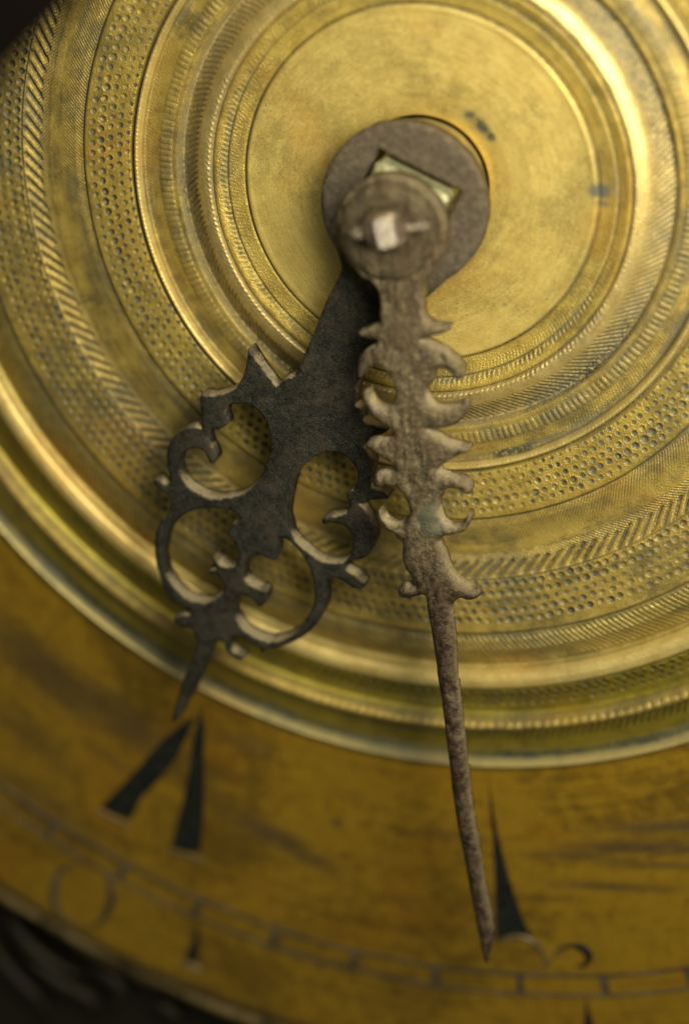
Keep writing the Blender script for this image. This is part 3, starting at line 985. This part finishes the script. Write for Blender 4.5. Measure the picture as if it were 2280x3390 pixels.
def hub_arc(left_px, right_px, c_px, z, r, k=34):
    c = P(*c_px, z)[:2]
    a0 = math.atan2(*(P(*left_px, z)[:2] - c)[::-1])
    a1 = math.atan2(*(P(*right_px, z)[:2] - c)[::-1])
    # clockwise from the left foot over the top to the right foot
    while a1 > a0: a1 -= 2 * math.pi
    if abs(a1 - a0) < math.pi: a1 -= 2 * math.pi
    t = np.linspace(a0, a1, k)[1:-1]
    return c + r * np.stack([np.cos(t), np.sin(t)], -1)


# outline order: down the left side and up the right; the arc closes it from right foot to left foot
c_h = (1331, 687)
outline_h = PP(hour_left, ZH)
arc = hub_arc((1120, 868), (1440, 940), c_h, ZH, .276)[::-1]
outline_h = np.vstack([outline_h, arc])
outline_h = cr(outline_h, 4)
ax = P(575, 2385, ZH)[:2] - P(*c_h, ZH)[:2]
ax /= np.linalg.norm(ax)
px_ = np.array([-ax[1], ax[0]])
ch = P(*c_h, ZH)[:2] + ax * .012


def sq(c, hs, k=5):
    q = []
    cs = [c + ax * hs * a + px_ * hs * b for a, b in ((-1, -1), (-1, 1), (1, 1), (1, -1))]
    for i in range(4):
        for t in np.linspace(0, 1, k, endpoint=False):
            q.append(cs[i] * (1 - t) + cs[(i + 1) % 4] * t)
    return np.array(q)


hour = empty('hour_hand', (0, 0, ZH - .07))
tag(hour, 'ornate blackened steel hour hand with four looped scroll openings, dusty edges, pointing lower left', 'clock hand', 'hands of the clock')
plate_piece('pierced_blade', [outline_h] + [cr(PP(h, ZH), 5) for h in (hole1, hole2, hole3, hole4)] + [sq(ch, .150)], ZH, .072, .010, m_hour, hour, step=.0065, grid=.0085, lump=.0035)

# minute hand
def A(*pts):
    return [(1100 + .3508 * x, 900 + .3508 * y) for x, y in pts]


def Bm(*pts):
    return [(1150 + .3189 * x, 1400 + .3189 * y) for x, y in pts]


def Cm(*pts):
    return [(1350 + .3 * x, 1950 + .3 * y) for x, y in pts]


ZM = .385
min_out = [(1200, 925)] + A((370, 110), (420, 180), (437, 250), (440, 340), (438, 440), (430, 500), (360, 530), (290, 562), (228, 590), (250, 622), (330, 645), (415, 655), (405, 695), (335, 735),
    (265, 785), (230, 860), (222, 950), (238, 1022), (285, 975), (340, 930), (400, 903), (455, 922), (510, 980), (560, 1045), (577, 1120), (572, 1200), (550, 1262), (500, 1295),
    (425, 1292), (368, 1240), (340, 1180), (325, 1130), (285, 1140), (265, 1180), (288, 1255), (330, 1350), (400, 1420), (480, 1470), (545, 1505), (560, 1545)) + \
    Bm((440, 168), (340, 195), (235, 205), (165, 245), (190, 292), (280, 342), (360, 400), (430, 440), (475, 485), (440, 528), (370, 535), (300, 530), (260, 570), (245, 640), (258, 695),
       (330, 690), (400, 688), (450, 692), (510, 715), (560, 765), (600, 840), (628, 915), (628, 970), (595, 1018), (555, 1062), (490, 1082), (420, 1062), (368, 1012), (335, 955), (308, 925),
       (294, 955), (310, 1015), (350, 1082), (410, 1140), (470, 1180), (490, 1225), (545, 1260), (552, 1330), (550, 1420), (572, 1505), (612, 1590), (655, 1665), (640, 1705), (560, 1700),
       (512, 1745), (500, 1795), (532, 1842), (600, 1853), (700, 1832), (775, 1815), (800, 1860)) + \
    Cm((192, 250), (215, 360), (260, 650), (300, 950), (350, 1250), (380, 1500), (410, 1750), (440, 2000), (475, 2332)) + \
    [(1508, 2740), (1530, 2860), (1553, 2980), (1575, 3095), (1590, 3160), (1603, 3205), (1617, 3160), (1628, 3100), (1605, 2980), (1585, 2860), (1566, 2740)] + \
    Cm((672, 2332), (638, 2000), (602, 1650), (570, 1400), (535, 1100), (505, 750), (488, 450), (474, 200)) + \
    Bm((1100, 1880), (1150, 1852), (1230, 1868), (1310, 1858), (1355, 1815), (1358, 1775), (1290, 1745), (1200, 1705), (1120, 1655), (1060, 1590), (1020, 1500), (985, 1400), (950, 1310), (930, 1250),
       (985, 1205), (1080, 1190), (1180, 1160), (1240, 1090), (1262, 1010), (1243, 972), (1215, 1010), (1185, 1060), (1130, 1105), (1060, 1108), (1000, 1075), (955, 1010), (930, 920),
       (940, 830), (965, 765), (1000, 715), (1060, 705), (1130, 718), (1190, 755), (1242, 768), (1268, 725), (1250, 665), (1195, 615), (1120, 590), (1030, 572), (960, 545), (930, 500), (975, 450),
       (1060, 400), (1150, 350), (1245, 322), (1240, 285), (1130, 255), (1010, 215), (920, 160)) + \
    A((890, 1500), (985, 1492), (1090, 1480), (1180, 1440), (1240, 1370), (1262, 1280), (1243, 1218), (1200, 1268), (1120, 1292), (1040, 1300), (960, 1290), (900, 1245), (872, 1190),
      (872, 1120), (925, 1062), (942, 985), (970, 932), (1040, 940), (1092, 962), (1132, 1010), (1180, 1038), (1222, 1000), (1212, 935), (1165, 860), (1085, 795), (1000, 735), (900, 688),
      (830, 655), (900, 625), (1000, 605), (1085, 570), (1095, 540), (1000, 525), (900, 500), (848, 440), (838, 340), (842, 240), (850, 140), (880, 95))
outline_m = PP(min_out, ZM)
arc = hub_arc((1190, 915), (1412, 905), (1290, 765), ZM, .178)[::-1]
outline_m = cr(np.vstack([outline_m, arc]), 4)
cm = P(1290, 765, ZM)[:2]


def round_m(vv):
    d = np.linalg.norm(vv - cm, axis=1)
    return np.where(d < .30, .014, np.where(d < 1.05, .026 + .010 * ss(.3, .6, d), .045)) * 1.0


minute = empty('minute_hand', (0, 0, ZM - .07))
tag(minute, 'brown rusty steel minute hand with paired leaf barbs and long tapering tip pointing straight down', 'clock hand', 'hands of the clock')
plate_piece('barbed_blade', [outline_m], ZM, .074, .03, m_min, minute, step=.0055, grid=.0075, lump=.006, pit=.018, round_fn=round_m, thin_fn=lambda x, y: 1.0 - .50 * min(1.0, max(0.0, (math.hypot(x, y) - 1.22) / .2)))

# raised collet on the minute hand's eye
def lathe_piece(name, prof, mat, parent, centre, seg=64, flat=None):
    n = len(prof)
    V, F = [], []
    org = np.array(parent.location)
    for r, z in prof:
        for k in range(seg):
            a = 2 * math.pi * k / seg
            V.append((centre[0] + r * math.cos(a) - org[0], centre[1] + r * math.sin(a) - org[1], z - org[2]))
    for i in range(n - 1):
        for k in range(seg):
            F.append((i * seg + k, i * seg + (k + 1) % seg, (i + 1) * seg + (k + 1) % seg, (i + 1) * seg + k))
    F.append(tuple(range((n - 1) * seg, n * seg)))
    me = bpy.data.meshes.new(name)
    me.from_pydata(V, [], F)
    me.update()
    return link_mesh(name, me, mat, parent)


lathe_piece('collet', [(.155, ZM - .02), (.155, ZM + .012), (.148, ZM + .020), (.105, ZM + .026), (.098, ZM + .020), (.06, ZM + .018)], m_min, minute, cm + np.array([-.005, .0]))


def box_piece(name, c, dx, dy, hx, hy, z0, z1, mat, parent, taper=.85, bev=.012):
    """a four sided block with worn corners, its sides along dx and dy"""
    org = np.array(parent.location)
    V, F = [], []
    def ring(hx_, hy_, cut, z):
        o = []
        for sx, sy in ((1, 1), (-1, 1), (-1, -1), (1, -1)):
            a = (sx * (hx_ - cut), sy * hy_)
            b = (sx * hx_, sy * (hy_ - cut))
            pr_ = (b, a) if sx * sy > 0 else (a, b)
            for q in pr_:
                p = c + dx * q[0] + dy * q[1]
                o.append((p[0] - org[0], p[1] - org[1], z - org[2]))
        return o
    lev = [(1, bev, z0), ((1 + taper) / 2, bev, (z0 + z1) / 2), (taper, bev, z1 - bev), (taper * .93, bev * 1.2, z1 - bev * .3), (taper * .80, bev * 1.3, z1)]
    for s_, b_, z_ in lev:
        V += ring(hx * s_, hy * s_, b_, z_)
    for i in range(len(lev) - 1):
        for k in range(8):
            F.append((i * 8 + k, i * 8 + (k + 1) % 8, (i + 1) * 8 + (k + 1) % 8, (i + 1) * 8 + k))
    F.append(tuple(range((len(lev) - 1) * 8, len(lev) * 8)))
    me = bpy.data.meshes.new(name)
    me.from_pydata(V, [], F)
    me.update()
    o = link_mesh(name, me, mat, parent)
    me.polygons.foreach_set('use_smooth', np.zeros(len(me.polygons), dtype=bool))
    return o


m_post = steel('brown_arbor_steel', (.10, .075, .048), (.26, .205, .140), (.14, .085, .05), .5, .1, .25, .34, .6)
m_tip = steel('highlight_arbor_steel', (.46, .38, .27), (.66, .57, .43), (.40, .30, .2), .2, .1, .1, .24, .8)
arb = empty('centre_arbor', (0, 0, -.1))
tag(arb, 'squared arbor with brass pipe rising through the hub of both hands', 'clock arbor')
box_piece('brass_pipe', ch, ax, px_, .136, .136, -.1, ZH + .050, m_square, arb, .97, .016)
lathe_piece('pipe_shoulder', [(.19, -.1), (.19, .02), (.17, .04), (.17, .12), (.10, .13)], m_square, arb, P(*c_h, .1)[:2])
pc = P(1262, 765, .50)[:2]
d1 = P(1340, 745, .50)[:2] - P(1200, 765, .50)[:2]
d1 /= np.linalg.norm(d1)
d2 = np.array([-d1[1], d1[0]])
box_piece('arbor_square', pc + np.array([.01, .0]), d1, d2, .074, .068, ZM - .1, .515, m_post, arb, .84, .018)
tip = box_piece('highlight_facet', pc + d1 * .022, d1, d2, .034, .056, .50, .540, m_tip, arb, .90, .010)  # added paler piece, tilted to give the post a bright highlight
for v_ in tip.data.vertices:
    if v_.co.z > .62:
        q_ = (np.array(v_.co[:2]) - (pc + d1 * .022)) @ d1
        v_.co.z -= .48 * max(0.0, q_ + .020) - .012

pin = empty('taper_pin', (float(pc[0]), float(pc[1]), .455))
tag(pin, 'small worn steel taper pin pushed crosswise through the arbor above the minute hand', 'pin')
pz = .455
pa, pb = P(1158, 775, pz), P(1418, 748, pz)
tube('pin_shank', [pa - np.array(pin.location) + (pb - pa) * t for t in np.linspace(0, 1, 9)], [.016, .024, .022, .018, .017, .017, .016, .016, .012], m_arbor, pin, 14)

# near-black rail over the top left corner, out of focus
def dark_mat():
    t = NT('near_black')
    p = t.n('ShaderNodeTexCoord').outputs['Object']
    n1 = t.noise(t.scale(p, (2, 14, 6)), 2.0, 5, .6, 1.0)
    c = t.mix(t.ramp(n1, .35, .65), rgb(.003, .002, .0015), rgb(.006, .004, .0025))
    return t.out(Base_Color=c, Roughness=.95, Specular_IOR_Level=.05, Normal=t.bump(n1, .3, .02))


case = empty('corner_rail', (P(0, 0, .5)[0], P(0, 0, .5)[1], -.3))
tag(case, 'black blurred rail across the top left corner', 'clock case')
e0, e1 = P(-450, 560, .75)[:2], P(560, -450, .75)[:2]
e0, e1 = P(-900, 1150, 2.6)[:2], P(1000, -760, 2.6)[:2]
dd_ = (e1 - e0) / np.linalg.norm(e1 - e0)
nn_ = np.array([-dd_[1], dd_[0]])
prof = [(1.5, -.3), (1.5, 2.40), (.05, 2.44), (.0, 2.50), (.0, 2.56), (.04, 2.60), (1.2, 2.40)]
V, F = [], []
for t_ in np.linspace(0, 1, 12):
    b0 = e0 + (e1 - e0) * t_ + nn_ * .0
    for q, z in prof:
        V.append((b0[0] + nn_[0] * q - case.location[0], b0[1] + nn_[1] * q - case.location[1], z + .3))
k = len(prof)
for i in range(11):
    for j in range(k - 1):
        F.append((i * k + j, i * k + j + 1, (i + 1) * k + j + 1, (i + 1) * k + j))
me = bpy.data.meshes.new('rail_mesh')
me.from_pydata(V, [], F)
me.update()
link_mesh('frame_rail', me, dark_mat(), case)


# stray hairs and lint
def fibre_mat():
    t = NT('lint')
    return t.out(Base_Color=rgb(.10, .075, .04), Roughness=.7)


m_fib = fibre_mat()
hair = empty('hair', (P(300, 1000, .02)[0], P(300, 1000, .02)[1], .004))
tag(hair, 'thin curved dark hair lying across the herringbone band at left', 'hair')
pts = cr([(258, 1012), (270, 1002), (295, 993), (330, 988)], 5, False)
tube('strand', np.array([P(u, v, .006) for u, v in pts]) - np.array(hair.location), .0016, m_fib, hair, 5)
